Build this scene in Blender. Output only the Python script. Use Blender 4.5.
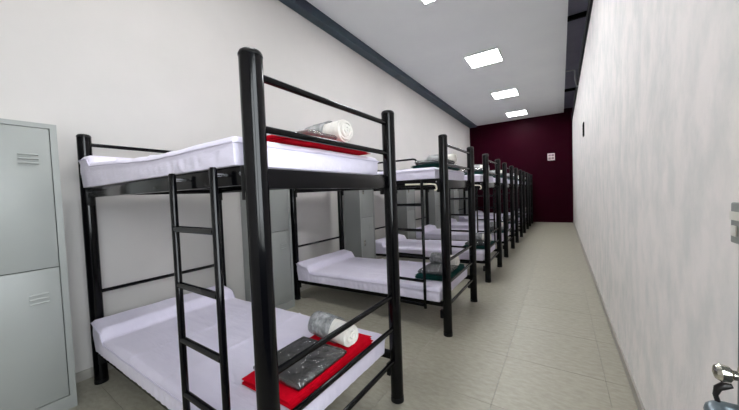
import bpy, bmesh, math, random
from mathutils import Vector, Matrix, noise

for o in list(bpy.data.objects):
    bpy.data.objects.remove(o)
scene = bpy.context.scene
COL = scene.collection

# ------------------------------------------------------------------ camera
YAW, PITCH, ROLL, FPX = 0.5849, -0.0372, -0.0375, 289.23
CAM = Vector((2.8191, -0.6187, 1.2961))
cy_, sy_, cp_, sp_ = math.cos(YAW), math.sin(YAW), math.cos(PITCH), math.sin(PITCH)
fw = Vector((-sy_ * cp_, cy_ * cp_, sp_)); rt = Vector((cy_, sy_, 0)); up = rt.cross(fw)
c_, s_ = math.cos(ROLL), math.sin(ROLL)
r2 = c_ * rt + s_ * up; u2 = -s_ * rt + c_ * up
cam = bpy.data.cameras.new('camera')
cam.sensor_width = 36.0; cam.sensor_fit = 'HORIZONTAL'; cam.lens = FPX * 36.0 / 739.0
cam.clip_start = 0.02; cam.clip_end = 200
camo = bpy.data.objects.new('camera', cam); COL.objects.link(camo)
M = Matrix((r2, u2, -fw)).transposed().to_4x4(); M.translation = CAM
camo.matrix_world = M
scene.camera = camo

# ------------------------------------------------------------------ world, exposure
world = bpy.data.worlds.new('daylight'); scene.world = world; world.use_nodes = True
bg = world.node_tree.nodes['Background']
bg.inputs['Color'].default_value = (0.93, 0.96, 1.0, 1)
bg.inputs['Strength'].default_value = 15.0
PANEL = 43.0
vs = scene.view_settings
vs.view_transform = 'Standard'; vs.look = 'None'; vs.gamma = 1.0; vs.use_curve_mapping = False
vs.exposure = -0.04

# daylight comes through the glazed doorway in the right wall, beside the camera
YB = -1.60
DOORWAY = (-1.42, 0.14, 0.0, 2.35)       # y0, y1, z0, z1
l = bpy.data.lights.new('doorway_daylight', 'AREA'); l.shape = 'RECTANGLE'
l.size = DOORWAY[3] - DOORWAY[2]; l.size_y = DOORWAY[1] - DOORWAY[0]; l.cycles.is_portal = True
lo_ = bpy.data.objects.new('doorway_daylight', l); COL.objects.link(lo_)
lo_.location = (3.36, (DOORWAY[0] + DOORWAY[1]) / 2, (DOORWAY[2] + DOORWAY[3]) / 2); lo_.rotation_euler = (0, math.radians(90), 0)

# ------------------------------------------------------------------ materials
MATS = {}
def lin(c): return tuple((v / 12.92 if v <= 0.04045 else ((v + 0.055) / 1.055) ** 2.4) for v in c)
def rgb(r, g, b): return lin((r / 255, g / 255, b / 255)) + (1,)
def mat(name, col, rough=0.5, metal=0.0, col2=None, scale=(8, 8, 8), detail=4, bump=0.0, bscale=None,
        bdist=0.01, coords='Object', rand=0.0, coat=0.0, lo=0.35, hi=0.65, sheen=0.0, spec=0.5):
    m = bpy.data.materials.new(name); m.use_nodes = True
    nt = m.node_tree; b = nt.nodes['Principled BSDF']
    b.inputs['Base Color'].default_value = col; b.inputs['Roughness'].default_value = rough
    b.inputs['Metallic'].default_value = metal; b.inputs['Specular IOR Level'].default_value = spec
    if coat: b.inputs['Coat Weight'].default_value = coat; b.inputs['Coat Roughness'].default_value = 0.08
    if sheen: b.inputs['Sheen Weight'].default_value = sheen
    tc = nt.nodes.new('ShaderNodeTexCoord')
    def nz(sc, det):
        mp = nt.nodes.new('ShaderNodeMapping'); mp.inputs['Scale'].default_value = sc
        nt.links.new(tc.outputs[coords], mp.inputs['Vector'])
        n = nt.nodes.new('ShaderNodeTexNoise'); n.inputs['Scale'].default_value = 1.0
        n.inputs['Detail'].default_value = det; n.inputs['Roughness'].default_value = 0.6
        nt.links.new(mp.outputs[0], n.inputs['Vector'])
        return n
    out = None
    if col2 is not None:
        n = nz(scale, detail)
        r = nt.nodes.new('ShaderNodeValToRGB')
        r.color_ramp.elements[0].position = lo; r.color_ramp.elements[1].position = hi
        r.color_ramp.elements[0].color = col2; r.color_ramp.elements[1].color = col
        nt.links.new(n.outputs['Fac'], r.inputs['Fac']); out = r.outputs['Color']
    if rand:
        oi = nt.nodes.new('ShaderNodeObjectInfo')
        mr = nt.nodes.new('ShaderNodeMapRange'); mr.inputs['To Min'].default_value = 1 - rand; mr.inputs['To Max'].default_value = 1 + rand
        nt.links.new(oi.outputs['Random'], mr.inputs['Value'])
        hs = nt.nodes.new('ShaderNodeHueSaturation')
        nt.links.new(mr.outputs[0], hs.inputs['Value'])
        if out: nt.links.new(out, hs.inputs['Color'])
        else: hs.inputs['Color'].default_value = col
        out = hs.outputs['Color']
    if out: nt.links.new(out, b.inputs['Base Color'])
    if bump:
        n2 = nz(bscale or scale, 5)
        bp = nt.nodes.new('ShaderNodeBump'); bp.inputs['Strength'].default_value = bump; bp.inputs['Distance'].default_value = bdist
        nt.links.new(n2.outputs['Fac'], bp.inputs['Height']); nt.links.new(bp.outputs[0], b.inputs['Normal'])
    MATS[name] = m
    return m
mat('wall_white', rgb(202, 198, 195), 0.75, col2=rgb(197, 194, 191), scale=(1.2, 1.2, 1.2), bump=0.08, bscale=(60, 60, 60), bdist=0.002)
mat('wall_stucco', rgb(246, 240, 238), 0.7, col2=rgb(230, 228, 226), scale=(7, 7, 4.2), detail=12, bump=0.6, bscale=(17, 17, 11), bdist=0.007, lo=0.36, hi=0.6)
mat('purple_paint', rgb(42, 3, 18), 0.45, spec=0.03, col2=rgb(39, 3, 17), scale=(2, 2, 2), bump=0.05, bscale=(40, 40, 40), bdist=0.002)
mat('ceiling_white', rgb(224, 227, 226), 0.8, col2=rgb(219, 222, 222), scale=(1, 1, 1))
mat('tile', rgb(166, 162, 147), 0.42, col2=rgb(150, 146, 131), scale=(16, 38, 16), detail=10, rand=0.012, bump=0.08, bscale=(50, 110, 50), bdist=0.002, coords='Object')
mat('grout', rgb(144, 140, 126), 0.9)
mat('baseboard', rgb(172, 169, 162), 0.4, col2=rgb(156, 152, 145), scale=(6, 6, 20))
mat('steel_beam', rgb(58, 74, 84), 0.55, col2=rgb(46, 60, 70), scale=(6, 3, 6))
mat('steel_plate', rgb(46, 52, 66), 0.5)
mat('dark_steel', rgb(13, 14, 17), 0.5, spec=0.1)
mat('roof_deck', rgb(132, 132, 148), 0.6, col2=rgb(122, 122, 138), scale=(2, 2, 2))
mat('black_paint', rgb(3, 3, 5), 0.13, spec=0.24, bump=0.008, bscale=(30, 30, 30), bdist=0.002)
mat('black_cap', rgb(7, 7, 9), 0.4, spec=0.25, bump=0.02)
mat('bolt', rgb(190, 192, 195), 0.25, metal=0.9)
mat('pale_strap', rgb(222, 214, 196), 0.5)
mat('sheet', rgb(226, 220, 238), 0.6, col2=rgb(219, 213, 232), scale=(3, 3, 3), bump=0.6, bscale=(5, 24, 14), bdist=0.010, sheen=0.2)
mat('piping', rgb(206, 200, 220), 0.6, bump=0.02)
mat('red_fleece', rgb(206, 0, 32), 0.9, spec=0.1, col2=rgb(186, 0, 26), scale=(30, 30, 30), bump=0.4, bscale=(140, 140, 140), bdist=0.003)
mat('green_fleece', rgb(16, 66, 62), 0.85, col2=rgb(10, 52, 50), scale=(30, 30, 30), bump=0.5, bscale=(140, 140, 140), bdist=0.003, spec=0.1)
mat('grey_cloth', rgb(92, 94, 96), 0.7, col2=rgb(72, 74, 78), scale=(12, 12, 12), bump=0.3, bscale=(30, 30, 30), bdist=0.004)
mat('white_towel', rgb(240, 236, 230), 0.9, col2=rgb(228, 224, 218), scale=(40, 40, 40), bump=0.6, bscale=(120, 120, 120), bdist=0.003)
mat('pink_cloth', rgb(226, 190, 192), 0.8, col2=rgb(196, 192, 196), scale=(16, 16, 16), bump=0.3, bscale=(30, 30, 30), bdist=0.004)
mat('locker_grey', rgb(148, 151, 148), 0.42, col2=rgb(144, 147, 145), scale=(2, 2, 2), bump=0.04, bscale=(5, 5, 5), bdist=0.004)
mat('locker_dark', rgb(70, 74, 74), 0.6)
mat('door_paint', rgb(196, 196, 192), 0.4, bump=0.02)
mat('door_edge', rgb(86, 92, 94), 0.5)
mat('chrome', rgb(205, 202, 190), 0.18, metal=1.0, bump=0.02)
mat('handle_blue', rgb(112, 122, 128), 0.32, metal=0.55)
mat('key_dark', rgb(42, 40, 40), 0.4, metal=0.6)
mat('switch_white', rgb(220, 205, 205), 0.4)
mat('lock_white', rgb(236, 233, 226), 0.4)
mat('switch_grey', rgb(140, 120, 126), 0.4)
mat('pipe_grey', rgb(170, 170, 172), 0.5)
mat('bounce_paving', rgb(178, 176, 170), 0.8, col2=rgb(165, 163, 158), scale=(2, 2, 2))
mat('window_frame', rgb(60, 62, 66), 0.4)
def emat(name, col, st):
    m = bpy.data.materials.new(name); m.use_nodes = True; nt = m.node_tree
    b = nt.nodes['Principled BSDF']; b.inputs['Base Color'].default_value = (0.9, 0.9, 0.9, 1)
    b.inputs['Emission Color'].default_value = col; b.inputs['Emission Strength'].default_value = st
    MATS[name] = m
emat('panel_light', (0.97, 0.99, 1.0, 1), PANEL)
def wrapmat(name, col, amount, rough):
    m = bpy.data.materials.new(name); m.use_nodes = True; nt = m.node_tree
    for n in list(nt.nodes):
        if n.type != 'OUTPUT_MATERIAL': nt.nodes.remove(n)
    out = [n for n in nt.nodes if n.type == 'OUTPUT_MATERIAL'][0]
    tr = nt.nodes.new('ShaderNodeBsdfTransparent'); tr.inputs['Color'].default_value = col
    gl = nt.nodes.new('ShaderNodeBsdfGlossy'); gl.inputs['Roughness'].default_value = rough
    mx = nt.nodes.new('ShaderNodeMixShader')
    lw = nt.nodes.new('ShaderNodeLayerWeight'); lw.inputs['Blend'].default_value = amount
    tc = nt.nodes.new('ShaderNodeTexCoord')
    n = nt.nodes.new('ShaderNodeTexNoise'); n.inputs['Scale'].default_value = 22; n.inputs['Detail'].default_value = 4
    nt.links.new(tc.outputs['Object'], n.inputs['Vector'])
    bp = nt.nodes.new('ShaderNodeBump'); bp.inputs['Strength'].default_value = 1.0; bp.inputs['Distance'].default_value = 0.03
    nt.links.new(n.outputs['Fac'], bp.inputs['Height'])
    nt.links.new(bp.outputs[0], gl.inputs['Normal']); nt.links.new(bp.outputs[0], lw.inputs['Normal'])
    nt.links.new(lw.outputs['Fresnel'], mx.inputs[0]); nt.links.new(tr.outputs[0], mx.inputs[1]); nt.links.new(gl.outputs[0], mx.inputs[2])
    nt.links.new(mx.outputs[0], out.inputs['Surface'])
    MATS[name] = m
wrapmat('clear_plastic', (0.92, 0.93, 0.94, 1), 0.62, 0.10)
mat('frosted_plastic', rgb(206, 208, 210), 0.22, col2=rgb(120, 124, 128), scale=(20, 20, 20), detail=5, bump=0.9, bscale=(24, 24, 24), bdist=0.02)
MATS['frosted_plastic'].node_tree.nodes['Principled BSDF'].inputs['Alpha'].default_value = 0.72
def glassmat():
    m = bpy.data.materials.new('pane_glass'); m.use_nodes = True; nt = m.node_tree
    for n in list(nt.nodes):
        if n.type != 'OUTPUT_MATERIAL': nt.nodes.remove(n)
    out = [n for n in nt.nodes if n.type == 'OUTPUT_MATERIAL'][0]
    tr = nt.nodes.new('ShaderNodeBsdfTransparent'); tr.inputs['Color'].default_value = (0.93, 0.95, 0.95, 1)
    gl = nt.nodes.new('ShaderNodeBsdfGlossy'); gl.inputs['Roughness'].default_value = 0.02
    mx = nt.nodes.new('ShaderNodeMixShader'); mx.inputs[0].default_value = 0.06
    nt.links.new(tr.outputs[0], mx.inputs[1]); nt.links.new(gl.outputs[0], mx.inputs[2]); nt.links.new(mx.outputs[0], out.inputs['Surface'])
    MATS['pane_glass'] = m
glassmat()

# ------------------------------------------------------------------ mesh helpers
def add_box(bm, x0, x1, y0, y1, z0, z1, bev=0.0):
    vs_ = [bm.verts.new((x, y, z)) for x in (x0, x1) for y in (y0, y1) for z in (z0, z1)]
    fs = [bm.faces.new([vs_[i] for i in q]) for q in
          ((0, 1, 3, 2), (4, 6, 7, 5), (0, 4, 5, 1), (2, 3, 7, 6), (0, 2, 6, 4), (1, 5, 7, 3))]
    if bev > 0:
        es = list({e for f in fs for e in f.edges})
        bmesh.ops.bevel(bm, geom=es, offset=bev, segments=2, affect='EDGES', profile=0.5)
def add_tube(bm, pts, rad, seg=12, cap=True):
    pts = [Vector(p) for p in pts]; rings = []
    n = len(pts)
    rads = rad if isinstance(rad, (list, tuple)) else [rad] * n
    prev = None
    for i, p in enumerate(pts):
        d = (pts[min(i + 1, n - 1)] - pts[max(i - 1, 0)]).normalized()
        if prev is None:
            a = Vector((0, 0, 1)) if abs(d.z) < 0.9 else Vector((1, 0, 0))
            s = d.cross(a).normalized()
        else:
            s = (prev - d * prev.dot(d)).normalized()
        prev = s; t = d.cross(s)
        rings.append([bm.verts.new(p + (s * math.cos(2 * math.pi * k / seg) + t * math.sin(2 * math.pi * k / seg)) * rads[i]) for k in range(seg)])
    for a, b in zip(rings, rings[1:]):
        for k in range(seg):
            bm.faces.new((a[k], a[(k + 1) % seg], b[(k + 1) % seg], b[k]))
    if cap:
        bm.faces.new(list(reversed(rings[0]))); bm.faces.new(rings[-1])
def bend(pts, r, n=5):
    """polyline with rounded corners"""
    pts = [Vector(p) for p in pts]; out = [pts[0]]
    for a, b, c in zip(pts, pts[1:], pts[2:]):
        p = b + (a - b).normalized() * r; q = b + (c - b).normalized() * r
        for k in range(n + 1):
            t = k / n; out.append((1 - t) ** 2 * p + 2 * t * (1 - t) * b + t * t * q)
    return out + [pts[-1]]
def mesh_of(name, bm, m, ang=35):
    bmesh.ops.recalc_face_normals(bm, faces=bm.faces)
    me = bpy.data.meshes.new(name); bm.to_mesh(me); bm.free()
    me.materials.append(MATS[m]); me.shade_smooth()
    me.set_sharp_from_angle(angle=math.radians(ang))
    return me
def obj(name, data, m=None, parent=None, loc=None, ang=35):
    if isinstance(data, bmesh.types.BMesh): data = mesh_of(name, data, m, ang)
    o = bpy.data.objects.new(name, data); COL.objects.link(o)
    if parent: o.parent = parent
    if loc: o.location = loc
    return o
def boxo(name, dims, m, parent=None, bev=0.0):
    bm = bmesh.new(); add_box(bm, *dims, bev=bev); return obj(name, bm, m, parent)
def empty(name, loc=(0, 0, 0), rz=0):
    o = bpy.data.objects.new(name, None); o.empty_display_size = 0.1; COL.objects.link(o)
    o.location = loc; o.rotation_euler = (0, 0, rz); return o
def tag(o, label, cat, group=None):
    o['label'] = label; o['category'] = cat
    if group: o['group'] = group
    return o
def struct(o, label=None, cat=None):
    o['kind'] = 'structure'
    if label: o['label'] = label
    if cat: o['category'] = cat
    return o
KIDS = {}
def kids(o): return [c for c in bpy.data.objects if c.parent == o]
def copy_tree(o, parent=None):
    c = o.copy(); COL.objects.link(c)
    if parent: c.parent = parent
    for ch in kids(o): copy_tree(ch, c)
    return c
rnd = random.Random(7)

# ------------------------------------------------------------------ room shell
XL, XR, YF, ZC = -0.15, 3.19, 12.05, 3.97
floor = struct(boxo('floor', (-0.6, XR + 0.2, YB - 0.2, YF + 0.2, -0.15, -0.006), 'grout'), 'beige grey tiled floor with thin joints', 'floor')
TS, J = 0.6, 0.0016
xs = [x for x in (XL, ) ] ; x = 2.455
while x > XL: x -= TS
xe = [XL - 0.25] + [x + TS * k for k in range(1, 8) if XL + 0.02 < x + TS * k < XR - 0.02] + [XR]
y = 1.78
while y > YB: y -= TS
ye = [YB] + [y + TS * k for k in range(1, 30) if YB + 0.02 < y + TS * k < YF - 0.02] + [YF]
tile_cache = {}
for a, b in zip(xe, xe[1:]):
    for c, d in zip(ye, ye[1:]):
        w, l = round(b - a - J, 4), round(d - c - J, 4)
        if (w, l) not in tile_cache:
            bm = bmesh.new(); add_box(bm, -w / 2, w / 2, -l / 2, l / 2, -0.008, 0)
            bmesh.ops.bevel(bm, geom=[e for e in bm.edges if all(v.co.z > -0.001 for v in e.verts)], offset=0.0004, segments=1, affect='EDGES')
            tile_cache[(w, l)] = mesh_of('tile', bm, 'tile')
        obj('tile', tile_cache[(w, l)], parent=floor, loc=((a + b) / 2, (c + d) / 2, 0))
SL = -0.0175                                # the left wall drifts outwards a little along the room
def xl(y): return XL + SL * max(0.0, y)
def wall_prism(z0, z1, off, x_out):
    bm = bmesh.new(); pts = [(xl(YB) + off, YB - .2), (xl(0) + off, 0), (xl(YF + .2) + off, YF + .2), (x_out, YF + .2), (x_out, YB - .2)]
    lo = [bm.verts.new((a, b, z0)) for a, b in pts]; hi = [bm.verts.new((a, b, z1)) for a, b in pts]
    bm.faces.new(lo); bm.faces.new(hi)
    for k in range(5): bm.faces.new((lo[k], lo[(k + 1) % 5], hi[(k + 1) % 5], hi[k]))
    return bm
struct(obj('wall_left', wall_prism(0, 4.0, 0, -0.6), 'wall_white'), 'smooth white painted wall behind the bunk heads', 'wall')
bm = bmesh.new(); dy0, dy1, dz0, dz1 = DOORWAY
add_box(bm, XR, XR + 0.2, dy1, YF + 0.2, 0, 3.64); add_box(bm, XR, XR + 0.2, YB - .2, dy0, 0, 3.64); add_box(bm, XR, XR + 0.2, dy0, dy1, dz1, 3.64)
struct(obj('wall_right', bm, 'wall_stucco'), 'white brushed stucco wall along the aisle', 'wall')
struct(boxo('wall_far', (-0.6, XR + 0.2, YF, YF + 0.2, 0, 4.1), 'purple_paint'), 'dark maroon painted end wall', 'wall')
struct(boxo('wall_back', (-0.6, XR + 0.2, YB - 0.2, YB, 0, 4.1), 'wall_white'), 'plain white wall behind the doorway', 'wall')
struct(boxo('ground_outside', (XR + 0.2, 16, -14, 14, -0.15, -0.005), 'bounce_paving'), 'unseen pale paving outside the doorway, added to bounce daylight', 'ground')  # unseen ground slab, added so daylight bounces into the room
# ceiling panel, beams, roof above the gap
struct(boxo('ceiling', (-0.05, 2.94, YB, YF, ZC, ZC + 0.07), 'ceiling_white'), 'plain white suspended ceiling panel', 'ceiling')
bm = bmesh.new()
pr = [(-0.5, 4.03), (-0.06, 4.03), (-0.06, None), (-0.5, None)]
ra = [bm.verts.new((a, YB, b or 3.80)) for a, b in pr]; rb_ = [bm.verts.new((a, YF, b or 3.92)) for a, b in pr]
bm.faces.new(ra); bm.faces.new(rb_)
for k in range(4): bm.faces.new((ra[k], ra[(k + 1) % 4], rb_[(k + 1) % 4], rb_[k]))
beam = struct(obj('trim_1', bm, 'steel_beam'), 'blue grey steel beam along the top of the left wall', 'beam')
boxo('splice_plate', (-0.06, -0.052, 2.14, 2.44, 3.838, 3.969), 'steel_plate', beam)
rb = struct(boxo('trim_2', (XR - 0.03, XR + 0.2, YB, YF, 3.64, 3.80), 'dark_steel'), 'dark steel angle along the top of the stucco wall', 'beam')
struct(boxo('roof', (-0.6, XR + 0.3, YB - 0.2, YF + 0.2, 4.10, 4.2), 'roof_deck'), 'grey metal roof deck seen above the ceiling gap', 'roof')
struct(boxo('wall_upper_right', (XR + 0.05, XR + 0.2, YB - 0.2, YF + 0.2, 3.80, 4.10), 'dark_steel'), 'dark steel wall above the stucco', 'wall')
struct(boxo('wall_upper_left', (-0.6, -0.5, YB - 0.2, YF + 0.2, 4.0, 4.10), 'dark_steel'), 'dark steel wall above the ceiling', 'wall')
for k, yy in enumerate((0.6, 3.0, 5.33, 9.6)):
    struct(boxo('trim_%d' % (3 + k), (2.941, XR + 0.05, yy - 0.025, yy + 0.025, 4.03, 4.098), 'dark_steel'), 'dark steel purlin crossing the ceiling gap', 'beam')
bm = bmesh.new(); add_tube(bm, bend([(2.945, 7.75, 4.0), (3.12, 7.75, 4.0), (3.12, 7.75, 3.80), (3.165, 7.75, 3.60)], 0.04), 0.016, 8)
tag(obj('conduit', bm, 'pipe_grey'), 'pale bent conduit pipe crossing the gap beside the ceiling', 'pipe')
# baseboards
struct(boxo('baseboard_right', (XR - 0.012, XR, 0.24, YF, 0.001, 0.07), 'baseboard'), 'pale tile skirting along the stucco wall', 'baseboard')
struct(obj('baseboard_left', wall_prism(0.001, 0.07, 0.012, -0.55), 'baseboard'), 'pale tile skirting along the white wall', 'baseboard')
struct(boxo('baseboard_far', (-0.33, XR - 0.012, YF - 0.012, YF, 0.001, 0.07), 'purple_paint'), 'maroon skirting of the end wall', 'baseboard')

# ------------------------------------------------------------------ ceiling lights
LY = [0.42, 3.05, 5.68, 8.34, 10.9]
ords = ['fifth', 'fourth', 'third', 'second', 'first']
for k, yy in enumerate(LY):
    t = empty('ceiling_light', (1.555, yy, ZC))
    tag(t, 'square white LED panel light, %s along the ceiling from the maroon wall' % ords[k], 'light', 'LED panels on the ceiling')
    bm = bmesh.new(); s = 0.31
    for d in ((-s, s, -s, -s + .015), (-s, s, s - .015, s), (-s, -s + .015, -s + .015, s - .015), (s - .015, s, -s + .015, s - .015)):
        add_box(bm, *d, -0.035, 0)
    obj('frame', bm, 'ceiling_white', t)
    boxo('diffuser', (-s + .015, s - .015, -s + .015, s - .015, -0.033, -0.012), 'panel_light', t)

# ------------------------------------------------------------------ entrance door, open against the stucco wall
dr = struct(empty('door_1', (3.10, 0, 0)), 'glazed sliding door with grey metal stiles along the stucco wall', 'door')
for n_, d_ in (('stile', (0, .04, .145, .222, .012, 2.40)), ('stile', (0, .04, -.66, -.59, .012, 2.40)), ('top_rail', (0, .04, -.59, .145, 2.33, 2.40)), ('bottom_rail', (0, .04, -.59, .145, .012, .12)),
               ('stile', (.045, .085, -.66, -.59, .012, 2.40)), ('stile', (.045, .085, -1.46, -1.39, .012, 2.40)), ('top_rail', (.045, .085, -1.39, -.66, 2.33, 2.40)), ('bottom_rail', (.045, .085, -1.39, -.66, .012, .12))):
    boxo(n_, d_, 'door_edge', dr, 0.002)
boxo('pane', (.016, .024, -.59, .145, .95, 2.33), 'pane_glass', dr); boxo('pane', (.061, .069, -1.39, -.66, .95, 2.33), 'pane_glass', dr)
boxo('light_block_panel', (.012, .028, -.59, .145, .12, .95), 'door_edge', dr); boxo('light_block_panel', (.057, .073, -1.39, -.66, .12, .95), 'door_edge', dr)  # solid lower panels, out of view, added to block low daylight
boxo('track', (-.005, .09, -1.5, .24, 2.40, 2.47), 'door_edge', dr, 0.002)
rl = boxo('rim_lock', (-0.010, 0, 0.12, 0.224, 1.178, 1.255), 'locker_grey', dr, 0.003)
boxo('lock_band', (-0.0115, -0.0098, 0.12, 0.223, 1.222, 1.238), 'lock_white', rl)
boxo('lock_keyhole', (-0.013, -0.0098, 0.196, 0.215, 1.192, 1.212), 'lock_white', rl, 0.002)
KY, KZ = .185, .935
bm = bmesh.new()
add_tube(bm, [(0, KY, KZ), (-.006, KY, KZ), (-.008, KY, KZ)], [.020, .020, .014], 20)
add_tube(bm, [(-.006, KY, KZ), (-.018, KY, KZ), (-.022, KY, KZ), (-.034, KY, KZ), (-.040, KY, KZ), (-.042, KY, KZ)], [.008, .009, .014, .016, .012, .006], 20)
kn = obj('knob', bm, 'chrome', dr)
bm = bmesh.new()
add_tube(bm, [(-.018, KY, .914), (-.028, KY, .911), (-.036, KY, .904), (-.039, KY, .890), (-.036, KY, .878)], [.004, .007, .006, .004, .004], 10)
obj('hanging_key', bm, 'key_dark', kn)
bm = bmesh.new()
add_tube(bm, bend([(0, KY, .865), (-.045, KY, .865), (-.045, .05, .855)], .02), [.014] * 8, 12)
obj('lever_handle', bm, 'handle_blue', dr)

# ------------------------------------------------------------------ small wall fittings
t = empty('wall_plate', (2.54, YF, 2.42)); t.scale = (.8, 1, .85)
tag(t, 'small pale square control plate on the maroon wall', 'control panel')
boxo('plate', (-.14, .14, -.03, 0, -.15, .15), 'switch_white', t, 0.008)
for q in ((-.11, -.01, .02, .11), (.01, .11, .02, .11), (.01, .11, -.11, -.01), (-.11, -.01, -.11, -.01)):
    boxo('button', (q[0], q[1], -.036, -.03, q[2], q[3]), 'switch_grey', t, 0.003)
t = empty('wall_vent', (XR, 6.05, 2.335)); t.scale = (.6, .7, .95)
tag(t, 'small dark louvred vent high on the stucco wall', 'vent')
boxo('vent_frame', (-.03, 0, -.13, .13, -.13, .13), 'dark_steel', t, 0.004)
for k in range(4): boxo('louvre', (-.036, -.03, -.11, .11, -.10 + k * .055, -.07 + k * .055), 'dark_steel', t)

# ------------------------------------------------------------------ lockers
def make_locker():
    t = empty('locker'); D, W, H = 0.33, 0.42, 1.80     # x: 0..D (front at D), y: 0..W
    bm = bmesh.new(); th = .012
    add_box(bm, 0, D - .02, 0, W, .0, H)
    for d in ((0, .03, 0, H), (W - .03, W, 0, H), (.03, W - .03, 0, .085), (.03, W - .03, H - .028, H), ):
        add_box(bm, D - .02, D, *d)
    obj('body', bm, 'locker_grey', t)
    boxo('shadow_gap', (D - .0205, D - .019, .03, W - .03, .085, H - .028), 'locker_dark', t)
    for z0, z1 in ((.089, .912), (.918, H - .032)):
        d = boxo('door', (D - .0188, D - .002, .034, W - .034, z0, z1), 'locker_grey', t, 0.002)
        zt = z1 - (.155 if z0 > .5 else .14)
        for k in range(3):
            bm = bmesh.new()
            ya, yb_ = W - .165, W - .085
            zz = zt - k * .026
            v = [bm.verts.new(p) for p in ((D - .002, ya, zz), (D - .002, yb_, zz), (D + .006, yb_, zz - .008), (D + .006, ya, zz - .008), (D - .002, ya, zz - .011), (D - .002, yb_, zz - .011))]
            for q in ((0, 1, 2, 3), (3, 2, 5, 4), (0, 3, 4), (1, 5, 2)): bm.faces.new([v[i] for i in q])
            obj('louvre', bm, 'locker_grey', d)
        zh = z0 + (z1 - z0) * .5
        h = boxo('handle', (D - .002, D + .008, .085, .115, zh - .045, zh + .045), 'chrome', d, 0.003)
    return t
lk = make_locker()
LOCK_Y = [-0.585, 1.275, 3.15, 4.90, 6.62, 8.35, 10.07]
LBL = ['grey two door steel locker on the open side of the red-blanket bunk bed', 'grey steel locker between the red-blanket bunk bed and the next bed',
       'grey steel locker beside the fifth bunk bed from the maroon wall'] + \
      ['grey steel locker beside the %s bunk bed from the maroon wall' % w for w in ('fourth', 'third', 'second', 'first')]
for i, yy in enumerate(LOCK_Y):
    o = lk if i == 0 else copy_tree(lk)
    o.location = (xl(yy) + 0.014, yy, 0.001); tag(o, LBL[i], 'locker', 'grey lockers between the beds')

# ------------------------------------------------------------------ bunk bed
BL, BW, BH, PR = 1.95, 0.93, 1.796, 0.039
def make_bed():
    t = empty('bunk_bed')
    bm = bmesh.new()
    add_tube(bm, [(0, 0, 0.03), (0, 0, BH - .022)], PR, 28)
    post = mesh_of('post', bm, 'black_paint')
    bm = bmesh.new()
    add_tube(bm, [(0, 0, BH - .022), (0, 0, BH - .016), (0, 0, BH - .007), (0, 0, BH - .002), (0, 0, BH)], [PR + .0012, PR + .0012, PR - .003, PR - .010, PR - .02], 28)
    cap = mesh_of('cap', bm, 'black_cap', 60)
    bm = bmesh.new(); add_tube(bm, [(0, 0, 0), (0, 0, .03)], PR + .0015, 28)
    foot = mesh_of('foot_cap', bm, 'black_cap')
    for x in (0, BL):
        for y in (0, BW):
            p = obj('post', post, parent=t, loc=(x, y, 0)); obj('cap', cap, parent=p); obj('foot_cap', foot, parent=p)
    # upper deck
    for y in (0, BW):
        boxo('upper_side_rail', (PR - .004, BL - PR + .004, y - .016, y + .016, 1.345 if y == 0 else 1.36, 1.415), 'black_paint', t, .004)
    for x in (0, BL):
        boxo('upper_end_rail', (x - .016, x + .016, PR - .004, BW - PR + .004, 1.328 if x else 1.36, 1.400), 'black_paint', t, .004)
    # lower deck
    for y in (0, BW):
        bm = bmesh.new(); add_box(bm, PR - .004, BL - PR + .004, y - .016, y + .016, 0, .045, .004)
        for v in bm.verts: v.co.z += .212 + .045 * v.co.x / BL
        obj('lower_side_rail', bm, 'black_paint', t)
    bar = bmesh.new(); add_tube(bar, [(0, PR - .004, 0), (0, BW - PR + .004, 0)], .0135, 12)
    bar = mesh_of('cross_bar', bar, 'black_paint')
    for x in (0, BL):
        for z in ((1.725, 1.543, .662, .265) if x == 0 else (1.716, 1.538, .665, .465, .265)):
            obj('cross_bar', bar, parent=t, loc=(x, 0, z))
    # slats
    bm = bmesh.new(); add_box(bm, -.022, .022, .016, BW - .016, -.008, .008)
    sl = mesh_of('slat', bm, 'black_paint')
    for k in range(9):
        x = .16 + k * .2
        obj('slat', sl, parent=t, loc=(x, 0, 1.404)); obj('slat', sl, parent=t, loc=(x, 0, .246 + .045 * x / BL))
    # guard rail on the side away from the ladder
    bm = bmesh.new(); add_tube(bm, bend([(PR - .004, BW + .012, 1.725), (1.28, BW + .012, 1.725), (1.28, BW + .012, 1.40)], .06), .0125, 10)
    obj('guard_rail', bm, 'black_paint', t)
    # hook brackets at post joints
    for x, sx in ((0, 1), (BL, -1)):
        for y, s in ((0, -1), (BW, 1)):
            x0 = x + sx * (PR - .002); x1 = x + sx * (PR + .022)
            for z0, z1 in ((1.292, 1.412), (.150, .225)):
                boxo('bracket', (min(x0, x1), max(x0, x1), y - .021, y + .021, z0, z1), 'black_cap', t, .003)
            bm = bmesh.new(); zz = 1.385
            add_tube(bm, [(x + sx * .062, y + s * .015, zz), (x + sx * .062, y + s * .022, zz)], .007, 10)
            obj('bolt', bm, 'bolt', t)
    # ladder
    bm = bmesh.new(); ly = -.068
    for lx in (1.486, 1.800):
        add_tube(bm, [(lx, ly, .235), (lx, ly, 1.404), (lx, ly, 1.411)], [.0135, .0135, .010], 14)
    lad = obj('ladder', bm, 'black_paint', t)
    rg = bmesh.new(); add_tube(rg, [(1.496, ly, 0), (1.790, ly, 0)], .0135, 12); rg = mesh_of('rung', rg, 'black_paint')
    for z in (1.183, .950, .717, .484, .262): obj('rung', rg, parent=lad, loc=(0, 0, z))
    bl = bmesh.new(); add_tube(bl, [(.017, ly + .008, 0), (.017, ly + .053, 0)], .006, 8); bl = mesh_of('bolt', bl, 'bolt')
    for lx in (1.468, 1.782): obj('bolt', bl, parent=lad, loc=(lx, 0, 1.385))
    return t
bed = make_bed()
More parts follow.
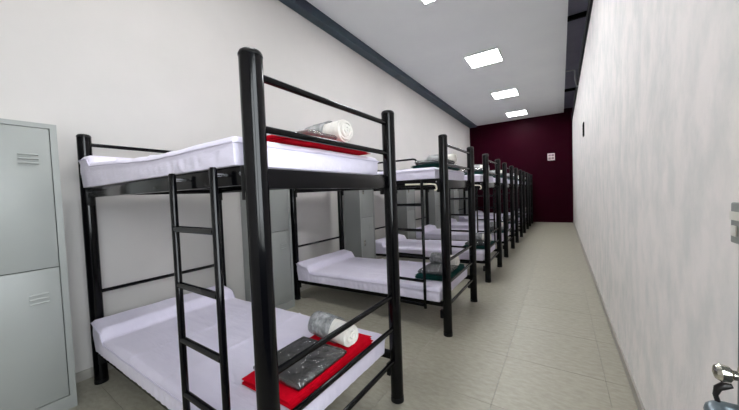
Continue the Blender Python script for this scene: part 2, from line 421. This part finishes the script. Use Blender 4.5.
BY = [0.0, 1.887, 3.638, 5.37, 7.10, 8.83, 10.56]
BX = [0.0, 0.008, 0.004, -0.012, -0.02, -0.02, -0.02]
N = len(BY)
order = ['seventh', 'sixth', 'fifth', 'fourth', 'third', 'second', 'first']
beds = []
for i in range(N):
    o = bed if i == 0 else copy_tree(bed)
    o.location = (BX[i], BY[i], 0)
    tag(o, 'black steel bunk bed holding two red blankets' if i == 0 else 'black steel bunk bed, %s from the maroon end wall' % order[i], 'bunk bed', 'black bunk beds in a row')
    beds.append(o)
# pale cable tied under the upper rail of two beds
bm = bmesh.new()
add_tube(bm, bend([(1.585, -.024, 1.374), (1.84, -.024, 1.366), (1.885, -.028, 1.36), (1.895, -.03, 1.315), (1.872, -.03, 1.31)], .015, 4), .008, 8)
for o in beds[1:]:
    for c in kids(o):
        if c.name.startswith('ladder'): c.location.x = -.032
strap = mesh_of('cable_strap', bm, 'pale_strap')
for i in (1, 2): obj('cable_strap', strap, parent=beds[i])

# ------------------------------------------------------------------ mattresses
def mattress_mesh(upper, seed):
    X0, X1, Y0, Y1 = .046, 1.890, -.045, .905
    T = .103 if upper else .122
    NX, NY, NZ = 140, 48, 7
    bm = bmesh.new()
    def top(x, y):
        e = min(y - Y0, Y1 - y, x - X0, X1 - x)
        def ss(a, b, t):
            t = max(0, min(1, (t - a) / (b - a))); return t * t * (3 - 2 * t)
        xs_ = .250 - .02 * (y - Y0)
        p = ss(xs_ + .028, xs_ - .028, x)
        if upper: h = .050 * p + .058 * (1 - ss(0, 1.35, x))
        else: h = p * (.076 + .034 * (1 - ss(0, .24, x)))
        n = noise.noise(Vector((x * 3, y * 9, seed))) * .006 + noise.noise(Vector((x * 9, y * 3, seed + 5))) * .004
        n += .006 * max(0, noise.noise(Vector((x * 2.2 + y * 3, y * 14 - x * 2, seed + 9))))
        n += .009 * (math.exp(-((x - .72 - .03 * y) / .008) ** 2) + math.exp(-((x - 1.16 + .02 * y) / .008) ** 2) + .8 * math.exp(-((y - .43 - .03 * x) / .008) ** 2)) * (1 - p)
        return T + h + n * (1 - p * .4) * (1 - .75 * ss(1.4, 1.55, x))
    def P(i, j, k):
        """i,j surface grid, k side level: 0 bottom .. NZ top"""
        x = X0 + (X1 - X0) * i / NX; y = Y0 + (Y1 - Y0) * j / NY
        return x, y
    r = .03
    grid = {}
    for i in range(NX + 1):
        for j in range(NY + 1):
            x, y = P(i, j, 0)
            z = top(x, y)
            e = min(x - X0, X1 - x, y - Y0, Y1 - y)
            if e < r: z -= (r - math.sqrt(max(0, r * r - (r - e) ** 2))) * .9
            grid[i, j] = bm.verts.new((x, y, z))
    for i in range(NX):
        for j in range(NY):
            bm.faces.new((grid[i, j], grid[i + 1, j], grid[i + 1, j + 1], grid[i, j + 1]))
    loop = [(i, 0) for i in range(NX)] + [(NX, j) for j in range(NY)] + [(NX - i, NY) for i in range(NX)] + [(0, NY - j) for j in range(NY)]
    prev = [grid[q] for q in loop]
    for k in range(NZ - 1, -1, -1):
        ring = []
        for q in loop:
            v = grid[q]; f = k / NZ
            nx = -1 if q[0] == 0 else (1 if q[0] == NX else 0); ny = -1 if q[1] == 0 else (1 if q[1] == NY else 0)
            s = v.co.x * 105 + v.co.y * 105
            w = (math.sin(s + 2.5 * noise.noise(Vector((v.co.x * 5, v.co.y * 5, seed)))) * (.0018 if upper else .0036) * (1 + noise.noise(Vector((v.co.x * 3, v.co.y * 3, seed + 2)))) + .005 * noise.noise(Vector((v.co.x * 14, v.co.y * 14, f * 2)))) * math.sin(math.pi * min(1, f + .12))
            w -= .004 * (1 - f) ** 2 + .008
            bulge = .004 * math.sin(math.pi * f)
            ring.append(bm.verts.new((v.co.x + nx * (w + bulge), v.co.y + ny * (w + bulge), v.co.z * f)))
        n = len(loop)
        for a in range(n): bm.faces.new((prev[a], prev[(a + 1) % n], ring[(a + 1) % n], ring[a]))
        prev = ring
    bm.faces.new(prev)
    rim = [(grid[q].co.x, grid[q].co.y, grid[q].co.z) for q in loop]
    return mesh_of('mattress', bm, 'sheet', 70), rim
def piping_mesh(rim):
    bm = bmesh.new(); c = Vector((.97, .43, 0))
    pts = [Vector(p) for p in rim]
    pts = [p + Vector((0, 0, .001)) for p in pts][::2]
    add_tube(bm, pts + [pts[0]], .0035, 6, cap=False)
    return mesh_of('piping', bm, 'piping', 60)
mu, rimu = mattress_mesh(True, 3.1); ml, riml = mattress_mesh(False, 8.4)
pu, pl_ = piping_mesh(rimu), piping_mesh(riml)
TILT = math.atan(.045 / BL)
for i in range(N):
    who = 'red-blanket bunk bed' if i == 0 else '%s bed from maroon wall' % order[i]
    for lvl, me, pm, z in (('upper', mu, pu, 1.4155), ('lower', ml, pl_, .2585)):
        o = obj('mattress', me); o.location = (BX[i] + (.012 if lvl == 'lower' else 0), BY[i], z)
        if lvl == 'lower': o.rotation_euler = (0, -TILT, 0)
        tag(o, 'white sheeted mattress, %s bunk, %s' % (lvl, who), 'mattress', 'mattresses on the %s bunks' % lvl)
        obj('piping', pm, parent=o)

# ------------------------------------------------------------------ bedding sets
def soft_slab(bm, x0, x1, y0, y1, z0, z1, seed, amp=.004, nx=14, ny=20, r=None, wav=.0):
    """pillowy slab with rounded edges; top/bottom grids joined at rim"""
    r = r or (z1 - z0) / 2
    def pt(i, j, s):
        a = i / nx; b = j / ny
        x = x0 + (x1 - x0) * a; y = y0 + (y1 - y0) * b
        e = min(x - x0, x1 - x, y - y0, y1 - y)
        h = (z1 - z0) / 2
        k = math.sqrt(max(0, 1 - (1 - min(1, e / r)) ** 2))
        n = noise.noise(Vector((x * 9, y * 9, seed))) * amp
        ox = noise.noise(Vector((y * 6, z0 * 40, seed))) * amp * 2.2; oy = noise.noise(Vector((x * 6, z0 * 40, seed + 4))) * amp * 2.2
        return (x + ox, y + oy, (z0 + z1) / 2 + s * h * (.25 + .75 * k) + (n if s > 0 else 0) + wav * math.sin(y * 9 + seed))
    g = {}
    for s in (1, -1):
        for i in range(nx + 1):
            for j in range(ny + 1): g[i, j, s] = bm.verts.new(pt(i, j, s))
        for i in range(nx):
            for j in range(ny):
                q = (g[i, j, s], g[i + 1, j, s], g[i + 1, j + 1, s], g[i, j + 1, s])
                bm.faces.new(q if s > 0 else q[::-1])
    loop = [(i, 0) for i in range(nx)] + [(nx, j) for j in range(ny)] + [(nx - i, ny) for i in range(nx)] + [(0, ny - j) for j in range(ny)]
    n = len(loop)
    for a in range(n):
        p, q = loop[a], loop[(a + 1) % n]
        bm.faces.new((g[p[0], p[1], -1], g[q[0], q[1], -1], g[q[0], q[1], 1], g[p[0], p[1], 1]))
def blanket_mesh(m, seed):
    bm = bmesh.new(); rr = random.Random(seed)
    L = 4; t = .0115
    for k in range(L):
        d = [rr.uniform(-.010, .010) for _ in range(4)]
        soft_slab(bm, -.168 + d[0], .168 + d[1], -.308 + d[2], .308 + d[3], k * t * .92, k * t * .92 + t, seed + k, .0025)
    return mesh_of('blanket', bm, m, 60)
BH_ = 4 * .0115 * .92 + .001
def pack_meshes(m, seed):
    bm = bmesh.new()
    for k in range(2):
        soft_slab(bm, -.145, .145, -.148, .148, k * .017, k * .017 + .0185, seed + k, .0025)
    body = mesh_of('folded_sheets', bm, m, 60)
    bm = bmesh.new(); soft_slab(bm, -.157, .157, -.162, .162, -.0005, .041, seed + 9, .004, 26, 30, r=.012)
    return body, mesh_of('plastic_bag', bm, 'clear_plastic', 60)
def roll_meshes(seed):
    bm = bmesh.new(); R0, R1, turns, seg = .010, .064, 5, 26
    n = turns * seg; th = (R1 - R0) / turns * .86
    L0, L1 = -.15, .15; pa = []
    for k in range(n + 1):
        a = 2 * math.pi * k / seg; r = R0 + (R1 - R0) * k / n
        c, s = math.cos(a), math.sin(a)
        j = .004 * math.sin(k * .37 + seed)
        pa.append([bm.verts.new((x, c * q, s * q)) for q in (r, r - th) for x in (L0 + j, L1 + j * 1.5 - .02 * (r / R1) ** 4)])
    for a, b in zip(pa, pa[1:]):
        bm.faces.new((a[0], a[1], b[1], b[0])); bm.faces.new((a[3], a[2], b[2], b[3]))
        bm.faces.new((a[1], a[3], b[3], b[1])); bm.faces.new((a[2], a[0], b[0], b[2]))
    for e in (pa[0], pa[-1]): bm.faces.new((e[0], e[1], e[3], e[2]))
    body = mesh_of('towel_roll', bm, 'white_towel', 50)
    bm = bmesh.new()
    prof = [(-.19, .012), (-.175, .03), (-.162, .058), (-.15, .067), (-.08, .069), (0, .068), (.025, .070), (.032, .069)]
    rings = []
    for x, r in prof:
        rings.append([bm.verts.new((x + .004 * math.sin(3 * a), math.cos(a) * (r + .003 * noise.noise(Vector((x * 30, a * 2, seed)))), math.sin(a) * (r + .003 * noise.noise(Vector((x * 30, a * 2 + 9, seed))))))
                      for a in [2 * math.pi * k / 24 for k in range(24)]])
    for a, b in zip(rings, rings[1:]):
        for k in range(24): bm.faces.new((a[k], a[(k + 1) % 24], b[(k + 1) % 24], b[k]))
    bm.faces.new(rings[0])
    return body, mesh_of('plastic_sleeve', bm, 'frosted_plastic', 60)
bl_red, bl_red2 = blanket_mesh('red_fleece', 1), blanket_mesh('red_fleece', 21)
bl_green, bl_green2 = blanket_mesh('green_fleece', 33), blanket_mesh('green_fleece', 47)
pk, pkb = pack_meshes('grey_cloth', 5); pkp, pkpb = pack_meshes('pink_cloth', 12)
rl_, rlb = roll_meshes(2.0)
rnd = random.Random(11)
for i in range(N):
    who = 'red-blanket bunk bed' if i == 0 else '%s bed from maroon wall' % order[i]
    for lvl in ('upper', 'lower'):
        up_ = lvl == 'upper'
        cx = 1.732; cyy = (.49 if up_ else .443) if i == 0 else .46
        zt = (1.4155 + .109) if up_ else (.2585 + .127 + .045 * cx / BL)
        tilt = 0 if up_ else -TILT
        dx, dy, rz = (0, 0, 0) if i == 0 else (rnd.uniform(-.015, .015), rnd.uniform(-.03, .03), rnd.uniform(-.03, .03))
        if i == 0: me = bl_red2 if up_ else bl_red
        else: me = bl_green2 if up_ else bl_green
        o = obj('blanket', me); o.location = (BX[i] + cx + dx, BY[i] + cyy + dy, zt); o.rotation_euler = (0, tilt, rz)
        tag(o, 'folded %s fleece blanket, %s bunk, %s' % ('red' if i == 0 else 'dark green', lvl, who), 'blanket', 'folded blankets at the bed feet')
        zp = zt + BH_ + .004
        pink = i == 0 and up_
        o = obj('sheet_pack', pkp if pink else pk); o.location = (BX[i] + 1.745 + dx, BY[i] + (.42 if pink else .345) + dy, zp); o.rotation_euler = (0, tilt, rz)
        tag(o, 'folded %s bed sheets in clear bag, %s bunk, %s' % ('pink and grey' if pink else 'grey', lvl, who), 'bed sheets', 'bagged bed sheets on the blankets')
        if pink: o.scale = (.9, .62, .62)
        obj('plastic_bag', pkpb if pink else pkb, parent=o)
        o = obj('towel_roll', rl_); o.location = (BX[i] + 1.735 + dx, BY[i] + (.625 if pink else .602) + dy, zp + .0685); o.rotation_euler = (0, tilt, rz - .13)
        tag(o, 'rolled white towel in clear sleeve, %s bunk, %s' % (lvl, who), 'towel', 'rolled towels on the blankets')
        obj('plastic_sleeve', rlb, parent=o)
